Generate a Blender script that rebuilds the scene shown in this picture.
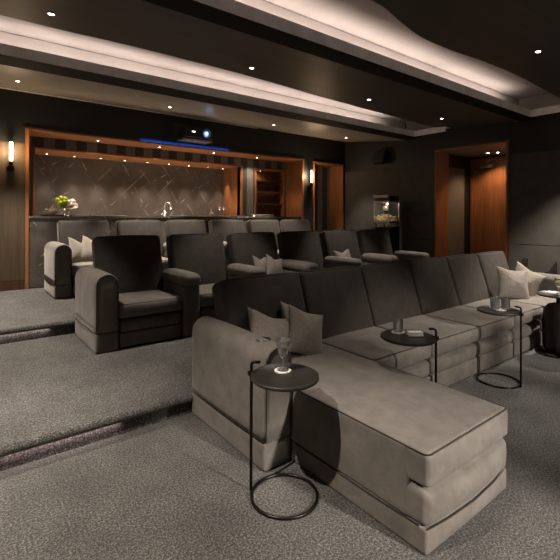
import bpy, bmesh, math, random
from mathutils import Vector, Matrix, Euler
from math import sin, cos, pi, radians, atan2, sqrt

for o in list(bpy.data.objects):
    bpy.data.objects.remove(o)
S = bpy.context.scene
C = S.collection
random.seed(7)

# ------------------------------------------------------------------ camera
cam_d = bpy.data.cameras.new('camera')
cam = bpy.data.objects.new('camera', cam_d); C.objects.link(cam)
cam_d.sensor_width = 36; cam_d.sensor_fit = 'HORIZONTAL'
cam_d.lens = 420.3 / 560 * 36
cam_d.shift_x = -0.0004; cam_d.shift_y = -(280 - 215.6) / 560
cam_d.clip_start = 0.05
yaw = radians(52.15); ro = radians(0.24)
r_ = Vector((sin(yaw), -cos(yaw), 0)); f_ = Vector((cos(yaw), sin(yaw), 0)); u_ = Vector((0, 0, 1))
R3 = r_ * cos(ro) + u_ * sin(ro); U3 = u_ * cos(ro) - r_ * sin(ro)
m = Matrix.Identity(4)
for i in range(3):
    m[i][0] = R3[i]; m[i][1] = U3[i]; m[i][2] = -f_[i]; m[i][3] = (0, 0, 1.5)[i]
cam.matrix_world = m
S.camera = cam

# ------------------------------------------------------------------ world, exposure
w = bpy.data.worlds.new('world'); S.world = w; w.use_nodes = True
w.node_tree.nodes['Background'].inputs[0].default_value = (1.0, 0.93, 0.86, 1)
w.node_tree.nodes['Background'].inputs[1].default_value = 0.0
S.view_settings.view_transform = 'Standard'
S.view_settings.look = 'None'
S.view_settings.exposure = 0.08
S.view_settings.gamma = 1.0
S.view_settings.use_curve_mapping = False

# ------------------------------------------------------------------ large lights
WARM = (1.0, 0.905, 0.80)
def area(name, loc, size, rot, power, col=WARM, spread=180):
    d = bpy.data.lights.new(name, 'AREA'); d.shape = 'RECTANGLE'
    d.size, d.size_y = size; d.energy = power; d.color = col; d.spread = radians(spread)
    o = bpy.data.objects.new(name, d); C.objects.link(o)
    o.location = loc; o.rotation_euler = rot
    return o
# hidden LED strips in the two ceiling coves, shining up behind the upstands
area('cove_strip_light', (2.45, 5.61, 3.30), (9.5, 0.03), (radians(180 - 42), 0, 0), 38, (1.0, 0.88, 0.80), 170)
area('cove_strip_light', (2.55, 3.24, 3.30), (9.7, 0.03), (radians(180 - 42), 0, 0), 42, (1.0, 0.88, 0.80), 170)
# LED strips under the nosing of the two carpeted steps
area('step_strip_light', (-0.65, 2.915, 0.086), (3.1, 0.010), (radians(25), 0, 0), 1.6, (1.0, 0.76, 0.78), 160)
area('step_strip_light', (-0.72, 5.205, 0.246), (3.1, 0.010), (radians(25), 0, 0), 1.8, (1.0, 0.80, 0.80), 160)
# added soft fill standing in for an unseen cinema screen, behind the camera
area('screen_light', (3.0, -3.1, 1.7), (5.5, 2.4), (radians(90), 0, 0), 14, (1.0, 0.90, 0.78), 150)
# three added unseen spots, brightening the fronts of the chaise and sofa seats
for sx, tx, ty, pw_, an_ in ((2.5, 1.95, 0.95, 1900, 20), (3.2, 3.4, 2.0, 1000, 20), (5.0, 5.2, 2.0, 900, 20)):
    d_ = bpy.data.lights.new('track_spot', 'SPOT'); d_.energy = pw_; d_.color = (1.0, 0.92, 0.84); d_.spot_size = radians(an_); d_.spot_blend = 0.8; d_.shadow_soft_size = 0.12
    o_ = bpy.data.objects.new('track_spot', d_); C.objects.link(o_); o_.location = (sx, -3.2, 2.5)
    o_.rotation_euler = (Vector((tx, ty, 0.15)) - Vector((sx, -3.2, 2.5))).to_track_quat('-Z', 'Y').to_euler()

# ------------------------------------------------------------------ materials
def newmat(name):
    mt = bpy.data.materials.new(name); mt.use_nodes = True
    nt = mt.node_tree; b = nt.nodes['Principled BSDF']
    return mt, nt, b
def nd(nt, t, **k):
    n = nt.nodes.new(t)
    for a, v in k.items():
        if a in n.inputs.keys(): n.inputs[a].default_value = v
        else: setattr(n, a, v)
    return n
def coords(nt, scale=(1, 1, 1), rot=(0, 0, 0), kind='Object'):
    tc = nd(nt, 'ShaderNodeTexCoord'); mp = nd(nt, 'ShaderNodeMapping')
    mp.inputs['Scale'].default_value = scale; mp.inputs['Rotation'].default_value = rot
    nt.links.new(tc.outputs[kind], mp.inputs[0]); return mp.outputs[0]
def ramp(nt, fac, stops):
    r = nd(nt, 'ShaderNodeValToRGB')
    while len(r.color_ramp.elements) < len(stops): r.color_ramp.elements.new(0.5)
    for e, (p, c) in zip(r.color_ramp.elements, stops):
        e.position = p; e.color = (*c, 1) if len(c) == 3 else c
    nt.links.new(fac, r.inputs[0]); return r.outputs[0]
def noise(nt, vec, scale, detail=3, rough=0.5, dist=0.0):
    n = nd(nt, 'ShaderNodeTexNoise'); n.inputs['Scale'].default_value = scale
    n.inputs['Detail'].default_value = detail; n.inputs['Roughness'].default_value = rough
    n.inputs['Distortion'].default_value = dist
    nt.links.new(vec, n.inputs['Vector']); return n.outputs['Fac']
def bump(nt, b, h, strength, dist):
    bp = nd(nt, 'ShaderNodeBump'); bp.inputs['Strength'].default_value = strength
    bp.inputs['Distance'].default_value = dist
    nt.links.new(h, bp.inputs['Height'])
    if b.inputs['Normal'].is_linked:
        nt.links.new(b.inputs['Normal'].links[0].from_socket, bp.inputs['Normal'])
    nt.links.new(bp.outputs[0], b.inputs['Normal'])
def fabric(name, c1, c2, sheen=0.0, scale=14, rough=0.85, weave=700, wb=0.15, wrinkle=0.4, wd=0.02, sheen_rough=0.35, tint=(1, .93, .85), spec=0.2, wscale=5.0):
    mt, nt, b = newmat(name)
    v = coords(nt)
    col = ramp(nt, noise(nt, v, scale, 4, 0.6), [(0.3, c1), (0.7, c2)])
    nt.links.new(col, b.inputs['Base Color'])
    b.inputs['Roughness'].default_value = rough
    b.inputs['Specular IOR Level'].default_value = spec
    b.inputs['Sheen Weight'].default_value = sheen
    b.inputs['Sheen Roughness'].default_value = sheen_rough
    b.inputs['Sheen Tint'].default_value = (*tint, 1)
    if wrinkle: bump(nt, b, noise(nt, v, wscale, 3, 0.55, 0.6), wrinkle, wd)
    if wb: bump(nt, b, noise(nt, v, weave, 1), wb, 0.001)
    return mt
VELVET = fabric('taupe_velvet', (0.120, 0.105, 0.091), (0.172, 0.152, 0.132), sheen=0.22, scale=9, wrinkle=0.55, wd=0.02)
VSHADE = fabric('dark_taupe_velvet', (0.033, 0.027, 0.022), (0.048, 0.040, 0.033), sheen=0.16, scale=9, wrinkle=0.5, wd=0.02)  # same taupe velvet, with the shade on the backs put into its colour
PIPE = fabric('velvet_piping', (0.022, 0.018, 0.015), (0.035, 0.03, 0.025), sheen=0.3, wrinkle=0)
LINEN = fabric('linen_weave', (0.22, 0.19, 0.155), (0.31, 0.27, 0.22), sheen=0.2, scale=90, weave=350, wb=0.5, wrinkle=0.6, wd=0.03, wscale=7)
LINEN2 = fabric('grey_linen_weave', (0.175, 0.150, 0.130), (0.255, 0.222, 0.192), sheen=0.2, scale=90, weave=350, wb=0.5, wrinkle=0.6, wd=0.03, wscale=7)

def carpet_mat():
    mt, nt, b = newmat('speckled_carpet')
    v = coords(nt)
    n1 = noise(nt, v, 190, 3, 0.9); n2 = noise(nt, v, 3.0, 3, 0.6); n3 = noise(nt, v, 40, 2, 0.6)
    n4 = noise(nt, v, 88, 2, 0.8)
    av = nd(nt, 'ShaderNodeMath', operation='MULTIPLY_ADD'); av.inputs[1].default_value = 0.55; nt.links.new(n4, av.inputs[0])
    hf = nd(nt, 'ShaderNodeMath', operation='MULTIPLY'); hf.inputs[1].default_value = 0.45; nt.links.new(n1, hf.inputs[0]); nt.links.new(hf.outputs[0], av.inputs[2])
    c = ramp(nt, av.outputs[0], [(0.38, (0.014, 0.013, 0.012)), (0.5, (0.068, 0.063, 0.057)), (0.63, (0.235, 0.218, 0.198))])
    mx = nd(nt, 'ShaderNodeMixRGB', blend_type='MULTIPLY'); mx.inputs[0].default_value = 1
    c2 = ramp(nt, n2, [(0.3, (0.70, 0.70, 0.70)), (0.7, (1.12, 1.12, 1.12))])
    nt.links.new(c, mx.inputs[1]); nt.links.new(c2, mx.inputs[2])
    nt.links.new(mx.outputs[0], b.inputs['Base Color'])
    b.inputs['Roughness'].default_value = 0.95; b.inputs['Specular IOR Level'].default_value = 0.1
    b.inputs['Sheen Weight'].default_value = 0.1
    bump(nt, b, n1, 0.6, 0.005); bump(nt, b, n3, 0.3, 0.010)
    return mt
CARPET = carpet_mat()

def plain(name, col, rough=0.5, metal=0.0, spec=0.5, coat=0.0):
    mt, nt, b = newmat(name)
    v = coords(nt)
    c = ramp(nt, noise(nt, v, 6, 3), [(0.3, tuple(x * 0.88 for x in col)), (0.7, tuple(min(1, x * 1.1) for x in col))])
    nt.links.new(c, b.inputs['Base Color'])
    b.inputs['Roughness'].default_value = rough; b.inputs['Metallic'].default_value = metal
    b.inputs['Specular IOR Level'].default_value = spec; b.inputs['Coat Weight'].default_value = coat
    return mt
def emit(name, col, strength):
    mt, nt, b = newmat(name)
    b.inputs['Base Color'].default_value = (0.8, 0.8, 0.8, 1)
    b.inputs['Emission Color'].default_value = (*col, 1); b.inputs['Emission Strength'].default_value = strength
    return mt
def glassmat(name, rough=0.02, tint=(1, 1, 1), tr=0.93):
    mt, nt, b = newmat(name)
    b.inputs['Base Color'].default_value = (*tint, 1); b.inputs['Transmission Weight'].default_value = tr
    b.inputs['Roughness'].default_value = rough; b.inputs['IOR'].default_value = 1.45
    return mt
def wood(name, c1, c2, c3, along='Z', rough=0.42, scale=1.0):
    mt, nt, b = newmat(name)
    sc = {'Z': (16, 16, 0.7), 'X': (0.7, 16, 16), 'Y': (16, 0.7, 16)}[along]
    v = coords(nt, tuple(s * scale for s in sc))
    n = noise(nt, v, 1.6, 5, 0.6, 0.7)
    n2 = noise(nt, coords(nt, tuple(s * scale * 7 for s in sc)), 1.5, 3)
    c = ramp(nt, n, [(0.3, c1), (0.52, c2), (0.75, c3)])
    mx = nd(nt, 'ShaderNodeMixRGB', blend_type='MULTIPLY'); mx.inputs[0].default_value = 0.5
    nt.links.new(c, mx.inputs[1]); nt.links.new(ramp(nt, n2, [(0.3, (0.7, 0.7, 0.7)), (0.7, (1.2, 1.2, 1.2))]), mx.inputs[2])
    nt.links.new(mx.outputs[0], b.inputs['Base Color'])
    b.inputs['Roughness'].default_value = rough
    bump(nt, b, n2, 0.08, 0.002)
    return mt
WALNUT = wood('walnut_upright', (0.17, 0.062, 0.022), (0.27, 0.105, 0.038), (0.36, 0.15, 0.06), 'Z')
WALNUT_X = wood('walnut_lengthwise', (0.17, 0.062, 0.022), (0.27, 0.105, 0.038), (0.36, 0.15, 0.06), 'X')
DARKEDGE = wood('stained_edge', (0.035, 0.016, 0.009), (0.06, 0.026, 0.013), (0.085, 0.04, 0.02), 'Z')
DARKWOOD = wood('dark_stained_wood', (0.010, 0.007, 0.005), (0.018, 0.012, 0.008), (0.03, 0.02, 0.013), 'Z', 0.5)
BROWNPANEL = wood('smoked_oak_panel', (0.045, 0.028, 0.014), (0.065, 0.040, 0.020), (0.085, 0.053, 0.027), 'Z', 0.55)

def veneer():
    mt, nt, b = newmat('striped_end_grain_veneer')
    tc = nd(nt, 'ShaderNodeTexCoord'); sp = nd(nt, 'ShaderNodeSeparateXYZ')
    nt.links.new(tc.outputs['Object'], sp.inputs[0])
    mul = nd(nt, 'ShaderNodeMath', operation='MULTIPLY'); mul.inputs[1].default_value = 5.6
    nt.links.new(sp.outputs['X'], mul.inputs[0])
    fl = nd(nt, 'ShaderNodeMath', operation='FLOOR'); nt.links.new(mul.outputs[0], fl.inputs[0])
    md = nd(nt, 'ShaderNodeMath', operation='PINGPONG'); md.inputs[1].default_value = 1.0
    nt.links.new(fl.outputs[0], md.inputs[0])
    wn = nd(nt, 'ShaderNodeTexWhiteNoise', noise_dimensions='1D'); nt.links.new(fl.outputs[0], wn.inputs['W'])
    ad = nd(nt, 'ShaderNodeMath', operation='MULTIPLY_ADD'); ad.inputs[1].default_value = 0.35
    nt.links.new(wn.outputs['Value'], ad.inputs[0]); nt.links.new(md.outputs[0], ad.inputs[2])
    c = ramp(nt, ad.outputs[0], [(0.0, (0.024, 0.020, 0.019)), (0.35, (0.034, 0.028, 0.026)), (1.0, (0.120, 0.108, 0.100))])
    n = noise(nt, coords(nt, (20, 20, 2.5)), 2.0, 4, 0.7, 1.2)
    mx = nd(nt, 'ShaderNodeMixRGB', blend_type='MULTIPLY'); mx.inputs[0].default_value = 0.8
    nt.links.new(c, mx.inputs[1]); nt.links.new(ramp(nt, n, [(0.3, (0.5, 0.5, 0.5)), (0.7, (1.4, 1.4, 1.4))]), mx.inputs[2])
    nt.links.new(mx.outputs[0], b.inputs['Base Color']); b.inputs['Roughness'].default_value = 0.6
    return mt
VENEER = veneer()

def marble():
    mt, nt, b = newmat('brown_grey_marble')
    base = ramp(nt, noise(nt, coords(nt), 1.6, 6, 0.6, 0.4), [(0.3, (0.060, 0.048, 0.041)), (0.7, (0.115, 0.095, 0.082))])
    out = base
    for i, (ang, sc, thr) in enumerate(((0.62, 2.0, 0.9988), (-0.78, 1.7, 0.9990), (0.45, 1.3, 0.9994), (-1.05, 1.5, 0.9993))):
        v = coords(nt, (1, 0.3, 1), (0, ang, 0))
        wv = nd(nt, 'ShaderNodeTexWave', wave_type='BANDS', bands_direction='X')
        wv.inputs['Scale'].default_value = sc * 0.33; wv.inputs['Distortion'].default_value = 5.0
        wv.inputs['Detail'].default_value = 1; wv.inputs['Detail Scale'].default_value = 0.28
        wv.inputs['Phase Offset'].default_value = 1.7 * i
        nt.links.new(v, wv.inputs['Vector'])
        ln = ramp(nt, wv.outputs['Fac'], [(thr - 0.0012, (0, 0, 0)), (thr + 0.0006, (1, 1, 1))])
        mk = ramp(nt, noise(nt, coords(nt, (1, 1, 1)), 3.1 + i, 2), [(0.50, (0, 0, 0)), (0.66, (0.7, 0.7, 0.7))])
        f = nd(nt, 'ShaderNodeMath', operation='MULTIPLY'); nt.links.new(ln, f.inputs[0]); nt.links.new(mk, f.inputs[1])
        mx = nd(nt, 'ShaderNodeMixRGB'); nt.links.new(f.outputs[0], mx.inputs[0]); nt.links.new(out, mx.inputs[1])
        mx.inputs[2].default_value = (0.36, 0.32, 0.29, 1); out = mx.outputs[0]
    nt.links.new(out, b.inputs['Base Color']); b.inputs['Roughness'].default_value = 0.12
    return mt
MARBLE = marble()

CEILBROWN = wood('dark_brown_ceiling_panel', (0.050, 0.038, 0.031), (0.062, 0.047, 0.039), (0.078, 0.060, 0.050), 'X', 0.5, 0.5)
CEILBACK = plain('grey_brown_ceiling_panel', (0.30, 0.262, 0.222), 0.42)
BLACKWALL = plain('matt_black_panel', (0.008, 0.008, 0.009), 0.6)
BLACKBEAM = plain('black_beam', (0.005, 0.0045, 0.0045), 0.75, spec=0.2)
PLASTER = fabric('rose_grey_plaster', (0.38, 0.330, 0.305), (0.46, 0.405, 0.375), wrinkle=0, wb=0, scale=1.4, rough=0.9)
UPSTAND = plain('grey_upstand_paint', (0.86, 0.80, 0.78), 0.8)
WALLFAB = fabric('charcoal_wall_fabric', (0.060, 0.053, 0.046), (0.080, 0.071, 0.062), scale=5, wrinkle=0, weave=260, wb=0.3)
WALLGREY = fabric('grey_brown_wall_fabric', (0.125, 0.105, 0.085), (0.165, 0.14, 0.115), scale=40, wrinkle=0, weave=260, wb=0.3)
BLACKMETAL = plain('blackened_steel', (0.028, 0.024, 0.021), 0.35, 0.9)
TABLETOP = plain('black_lacquered_top', (0.030, 0.026, 0.023), 0.42, 0.2, 0.5)
BLACKPLASTIC = plain('black_plastic', (0.010, 0.010, 0.011), 0.35)
BLACKLEATHER = plain('dark_brown_leather', (0.016, 0.012, 0.010), 0.45)
CHROME = plain('polished_chrome', (0.80, 0.77, 0.73), 0.22, 0.75)
SILVER = plain('brushed_silver', (0.55, 0.50, 0.45), 0.3, 1.0)
GLASS = glassmat('clear_glass'); GLASS.node_tree.nodes['Principled BSDF'].inputs['IOR'].default_value = 1.3
SPARK = glassmat('cut_glass', 0.08)
COASTER = plain('pale_stone', (0.75, 0.69, 0.62), 0.5)
WHITE = plain('white_cotton', (0.82, 0.78, 0.72), 0.8)
AMBER = plain('pale_gold_wine', (0.62, 0.46, 0.22), 0.15)
LENS = emit('downlight_lens', (1.0, 0.86, 0.70), 22)
TUBE = emit('sconce_glow', (1.0, 0.76, 0.46), 14)
BLUEGLOW = emit('blue_lens_glow', (0.02, 0.16, 1.0), 3.5)
BRIGHTSILVER = plain('bright_silver_plate', (0.85, 0.82, 0.78), 0.25, 0.35)
BLUECORE = emit('blue_white_core', (0.65, 0.85, 1.0), 30)
PINLED = emit('white_indicator', (1.0, 0.9, 0.85), 2.0)
PETAL = plain('white_petals', (0.85, 0.76, 0.74), 0.7)
LIME = plain('lime_green_petals', (0.50, 0.62, 0.05), 0.6)
STEM = plain('green_stems', (0.08, 0.16, 0.03), 0.6)
POPCORN = plain('popcorn', (0.75, 0.62, 0.34), 0.8)
GROUT = plain('shadow_gap', (0.006, 0.005, 0.005), 0.9)

# ------------------------------------------------------------------ mesh helpers
def link(name, bm, mat, parent=None, smooth=True, rel=True, loc=None, rot=None):
    """One mesh object. World-space geometry is re-based on the parent's location."""
    if parent is not None and rel:
        bmesh.ops.translate(bm, verts=bm.verts, vec=-Vector(parent.get('_o', (0, 0, 0))))
    me = bpy.data.meshes.new(name)
    bmesh.ops.recalc_face_normals(bm, faces=bm.faces)
    bm.to_mesh(me); bm.free()
    if smooth:
        for p in me.polygons: p.use_smooth = True
    me.materials.append(mat)
    o = bpy.data.objects.new(name, me); C.objects.link(o)
    if parent is not None: o.parent = parent
    if loc: o.location = loc
    if rot: o.rotation_euler = rot
    return o
def based(o, base):
    """Move an object's origin to base, keeping the geometry where it is."""
    o.data.transform(Matrix.Translation(-Vector(base))); o.location = base; o['_o'] = base
    return o
def thing(name, loc, label, cat, group=None, rz=0):
    o = bpy.data.objects.new(name, None); C.objects.link(o)
    o.empty_display_size = 0.1
    o.location = loc; o['_o'] = tuple(loc); o.rotation_euler = (0, 0, rz)
    o['label'] = label; o['category'] = cat
    if group: o['group'] = group
    return o
def tag(o, label, cat, group=None):
    o['label'] = label; o['category'] = cat
    if group: o['group'] = group
    return o
def struct(name, bm, mat, parent=None, smooth=False):
    o = link(name, bm, mat, parent, smooth)
    if parent is None: o['kind'] = 'structure'
    return o
def B(bm, x0, x1, y0, y1, z0, z1, bev=0.0):
    vs = [bm.verts.new(p) for p in ((x0,y0,z0),(x1,y0,z0),(x1,y1,z0),(x0,y1,z0),(x0,y0,z1),(x1,y0,z1),(x1,y1,z1),(x0,y1,z1))]
    fs = [bm.faces.new([vs[i] for i in q]) for q in ((3,2,1,0),(4,5,6,7),(0,1,5,4),(1,2,6,5),(2,3,7,6),(3,0,4,7))]
    if bev > 0:
        es = list({e for f in fs for e in f.edges})
        bmesh.ops.bevel(bm, geom=es, offset=bev, segments=2, profile=0.6, affect='EDGES')
    return bm
def box(x0, x1, y0, y1, z0, z1, bev=0.0):
    return B(bmesh.new(), x0, x1, y0, y1, z0, z1, bev)
def prism(bm, pts, axis, a, b):
    """Extrude a 2D outline along an axis ('X': pts are (y,z); 'Y': (x,z); 'Z': (x,y))."""
    def P(p, t): return {'X': (t, p[0], p[1]), 'Y': (p[0], t, p[1]), 'Z': (p[0], p[1], t)}[axis]
    v0 = [bm.verts.new(P(p, a)) for p in pts]; v1 = [bm.verts.new(P(p, b)) for p in pts]
    n = len(pts)
    bm.faces.new(v0); bm.faces.new(v1[::-1])
    for i in range(n): bm.faces.new((v0[i], v0[(i+1) % n], v1[(i+1) % n], v1[i]))
    return bm
def lathe(bm, prof, c=(0, 0, 0), n=32, closed_ends=True):
    rings = []
    for r, z in prof:
        rings.append([bm.verts.new((c[0] + r * cos(2*pi*k/n), c[1] + r * sin(2*pi*k/n), c[2] + z)) for k in range(n)])
    for a, b in zip(rings, rings[1:]):
        for k in range(n): bm.faces.new((a[k], a[(k+1) % n], b[(k+1) % n], b[k]))
    if closed_ends:
        bm.faces.new(rings[0][::-1]); bm.faces.new(rings[-1])
    return bm
def tube(bm, pts, rad, n=8, closed=False):
    pts = [Vector(p) for p in pts]; rings = []; N = len(pts)
    prev = None
    for i, p in enumerate(pts):
        if closed: t = (pts[(i+1) % N] - pts[i-1]).normalized()
        else: t = (pts[min(i+1, N-1)] - pts[max(i-1, 0)]).normalized()
        if prev is None:
            a = Vector((0, 0, 1)) if abs(t.z) < 0.9 else Vector((1, 0, 0))
            nrm = (a - t * a.dot(t)).normalized()
        else: nrm = (prev - t * prev.dot(t)).normalized()
        prev = nrm; bn = t.cross(nrm)
        rings.append([bm.verts.new(p + (nrm * cos(2*pi*k/n) + bn * sin(2*pi*k/n)) * rad) for k in range(n)])
    pairs = list(zip(rings, rings[1:])) + ([(rings[-1], rings[0])] if closed else [])
    for a, b in pairs:
        for k in range(n): bm.faces.new((a[k], a[(k+1) % n], b[(k+1) % n], b[k]))
    if not closed:
        bm.faces.new(rings[0][::-1]); bm.faces.new(rings[-1])
    return bm
def rbox(bm, c, h, r, bulge=(0, 0, 0), n=8, rs=4, mat=None, fn=None):
    """A soft box: centre c, half sizes h, rounding r, bulging faces."""
    def axis(hh):
        rr = min(r, hh * 0.98)
        e = [-hh + rr * (k / rs) for k in range(rs)]
        mid = [-hh + rr + (2*hh - 2*rr) * k / n for k in range(n + 1)]
        return e + mid + [-v for v in e[::-1]]
    ax = [axis(v) for v in h]
    cache = {}
    def V(p):
        key = tuple(round(a, 6) for a in p)
        if key in cache: return cache[key]
        q = []
        inner = [max(-(h[i] - min(r, h[i]*.98)), min(h[i] - min(r, h[i]*.98), p[i])) for i in range(3)]
        d = Vector([p[i] - inner[i] for i in range(3)])
        nrm = Vector(d)
        if d.length > 1e-9:
            mx = max(abs(x) for x in d); 
            if mx > 0: d = d.normalized() * mx if sum(1 for x in d if abs(x) > 1e-9) > 1 else d
        q = Vector(inner) + d
        s = [p[i] / h[i] for i in range(3)]
        for i in range(3):
            j, k = (i+1) % 3, (i+2) % 3
            q[i] += bulge[i] * s[i] * max(0, 1 - s[j]**2) * max(0, 1 - s[k]**2)
        if fn: q = Vector(fn(q, s))
        if mat: q = mat @ q
        v = bm.verts.new(q + Vector(c)); cache[key] = v; return v
    for i in range(3):
        j, k = (i+1) % 3, (i+2) % 3
        for sgn in (-1, 1):
            for a in range(len(ax[j]) - 1):
                for b in range(len(ax[k]) - 1):
                    quad = []
                    for (da, db) in ((0, 0), (1, 0), (1, 1), (0, 1)):
                        p = [0, 0, 0]; p[i] = sgn * h[i]; p[j] = ax[j][a+da]; p[k] = ax[k][b+db]
                        quad.append(V(p))
                    if len(set(quad)) >= 3:
                        try: bm.faces.new(quad if sgn > 0 else quad[::-1])
                        except ValueError: pass
    return bm
def rrect(w, h, r, n=5):
    pts = []
    for cx, cy, a0 in ((w-r, h-r, 0), (-w+r, h-r, 90), (-w+r, -h+r, 180), (w-r, -h+r, 270)):
        for k in range(n + 1):
            a = radians(a0 + 90 * k / n); pts.append((cx + r*cos(a), cy + r*sin(a)))
    return pts
def sphere(bm, c, r, u=12, v=8, sc=(1, 1, 1)):
    mt = Matrix.Translation(c) @ Matrix.Diagonal((*sc, 1))
    bmesh.ops.create_uvsphere(bm, u_segments=u, v_segments=v, radius=r, matrix=mt); return bm
def copy_tree(o, parent=None, children=None):
    c = o.copy(); C.objects.link(c)
    if parent is not None: c.parent = parent
    for ch in kids.get(o.name, []): copy_tree(ch, c)
    return c
kids = {}
def index_kids():
    kids.clear()
    for o in bpy.data.objects:
        if o.parent: kids.setdefault(o.parent.name, []).append(o)

# ================================================================== ROOM
T1, T2 = 0.15, 0.31          # heights of the carpeted tiers
ZL = 3.25                    # underside of the ceiling beams
def stepped(y, z, yend, zlow, name):
    """A carpeted tier with a rounded nosing over a recessed riser."""
    nose = []
    for k in range(9):
        a = radians(90 + 180 * k / 8); nose.append((y - 0.005 + 0.03 * cos(a) * 1.0, z - 0.03 + 0.03 * sin(a)))
    pts = [(yend, z)] + nose + [(y + 0.004, z - 0.06), (y + 0.004, zlow - 0.3), (yend, zlow - 0.3)]
    bm = bmesh.new(); prism(bm, pts, 'X', -2.4, 8.24)
    return struct(name, bm, CARPET)
struct('floor', box(-2.4, 8.24, -3.4, 2.94, -0.3, 0.0), CARPET)
stepped(2.93, T1, 5.25, 0.0, 'floor_middle_tier')
stepped(5.22, T2, 7.80, T1, 'floor_rear_tier')

# --- ceiling
roof = box(-2.4, 10.2, -3.4, 9.6, 3.70, 3.80); struct('ceiling', roof, BLACKBEAM)
bm = box(-2.4, 8.24, -3.4, 7.8, 3.65, 3.70); struct('ceiling_plaster', bm, PLASTER)
# beams with light upstands
for i, (y, yb) in enumerate(((5.51, 5.88), (3.14, 3.40))):
    bm = box(-2.4, 8.24, y + 0.006, yb, ZL, ZL + 0.02); struct('ceiling_beam', bm, BLACKBEAM)
    bm = box(-2.4, 8.02, y, y + 0.02, ZL + 0.004, ZL + 0.125)
    B(bm, 8.0, 8.02, y - 0.75, y + 0.001, ZL + 0.004, ZL + 0.125)
    B(bm, 8.02, 8.24, y - 0.75, y + 0.02, ZL + 0.10, ZL + 0.125)
    struct('ceiling_upstand', bm, UPSTAND)
    struct('wall_cove_back', box(-2.4, 8.2, yb + 0.01, yb + 0.03, ZL + 0.03, 3.64), PLASTER)
    struct('wall_cove_end', box(8.20, 8.238, y - 1.4, y + 0.35, ZL + 0.126, 3.66), PLASTER)
# tilted dark panels, each ending in a slightly wavy edge inside a cove
wave = [(-2.4, 4.66), (-0.6, 4.70), (0.35, 4.66), (0.85, 4.66), (1.4, 4.62), (2.2, 4.62), (2.95, 4.64), (3.7, 4.70), (4.5, 4.78), (5.3, 4.84), (6.1, 4.88), (7.0, 4.94), (7.9, 4.99), (8.24, 5.00)]
wave2 = [(-2.4, 2.36), (2.0, 2.36), (2.96, 2.38), (3.4, 2.48), (3.86, 2.56), (4.4, 2.55), (5.0, 2.49), (5.6, 2.46), (6.3, 2.47), (7.5, 2.52), (8.24, 2.54)]
def panel(name, y0, wv, z0, slope, mat):
    bm = bmesh.new()
    for (xa, ya), (xb, yb) in zip(wv, wv[1:]):
        n = 4
        for k in range(n):
            pass
    lo0 = [bm.verts.new((x, y0, z0)) for x, _ in wv]; lo1 = [bm.verts.new((x, y, z0 + slope * (y - y0))) for x, y in wv]
    hi0 = [bm.verts.new((x, y0, z0 + 0.02)) for x, _ in wv]; hi1 = [bm.verts.new((x, y, z0 + 0.02 + slope * (y - y0))) for x, y in wv]
    for i in range(len(wv) - 1):
        bm.faces.new((lo0[i], lo1[i], lo1[i+1], lo0[i+1])); bm.faces.new((hi0[i], hi0[i+1], hi1[i+1], hi1[i]))
        bm.faces.new((lo1[i], hi1[i], hi1[i+1], lo1[i+1])); bm.faces.new((lo0[i], lo0[i+1], hi0[i+1], hi0[i]))
    bm.faces.new((lo0[0], hi0[0], hi1[0], lo1[0])); bm.faces.new((lo0[-1], lo1[-1], hi1[-1], hi0[-1]))
    return struct(name, bm, mat)
def smoothwave(wv, n=6):
    out = []
    for i in range(len(wv) - 1):
        p0 = wv[max(i-1, 0)]; p1 = wv[i]; p2 = wv[i+1]; p3 = wv[min(i+2, len(wv)-1)]
        for k in range(n):
            t = k / n
            x = p1[0] + (p2[0] - p1[0]) * t
            m1 = (p2[1] - p0[1]) / max(p2[0] - p0[0], 1e-6) * (p2[0] - p1[0]); m2 = (p3[1] - p1[1]) / max(p3[0] - p1[0], 1e-6) * (p2[0] - p1[0])
            h = (2*t**3 - 3*t*t + 1) * p1[1] + (t**3 - 2*t*t + t) * m1 + (-2*t**3 + 3*t*t) * p2[1] + (t**3 - t*t) * m2
            out.append((x, h))
    out.append(wv[-1]); return out
SB = 0.073
panel('ceiling_panel', 3.40, smoothwave(wave), ZL + 0.002, SB, CEILBROWN)
panel('ceiling_panel', 1.03, smoothwave(wave2), ZL + 0.002, SB, CEILBROWN)
struct('ceiling_panel', box(-2.4, 8.24, -3.4, 1.03, ZL, ZL + 0.02), CEILBROWN)
KB = 0.1146
bm = bmesh.new(); prism(bm, [(5.88, ZL), (7.8, ZL + KB * 1.92), (7.8, ZL + KB * 1.92 + 0.02), (5.88, ZL + 0.02)], 'X', -2.4, 8.24)
struct('ceiling_panel', bm, CEILBACK)
struct('trim_1', box(-0.5, 5.4, 7.775, 7.795, 3.452, 3.466), UPSTAND)          # pale shadow-gap bead along the rear wall

# --- rear wall (Y = 7.8) with the bar recess and a doorway
bm = box(-2.4, 0.90, 7.8, 7.95, 2.64, 3.7); B(bm, 0.90, 6.78, 7.8, 7.95, 2.89, 3.7)
B(bm, 6.78, 7.10, 7.8, 7.95, 0.31, 3.7); B(bm, 7.10, 8.15, 7.8, 7.95, 2.86, 3.7); B(bm, 8.15, 8.24, 7.8, 7.95, 0.31, 3.7)
struct('wall_back', bm, BLACKWALL)
bm = bmesh.new()
for k in range(8): B(bm, 0.898 - 0.41 * (k + 1), 0.895 - 0.41 * k, 7.79, 7.95, 0.46, 2.635, 0.003)
struct('wall_back_panel', bm, BROWNPANEL)
bm = box(-2.4, 0.90, 7.78, 7.95, 0.31, 0.455); struct('baseboard_back', bm, DARKEDGE)
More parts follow.
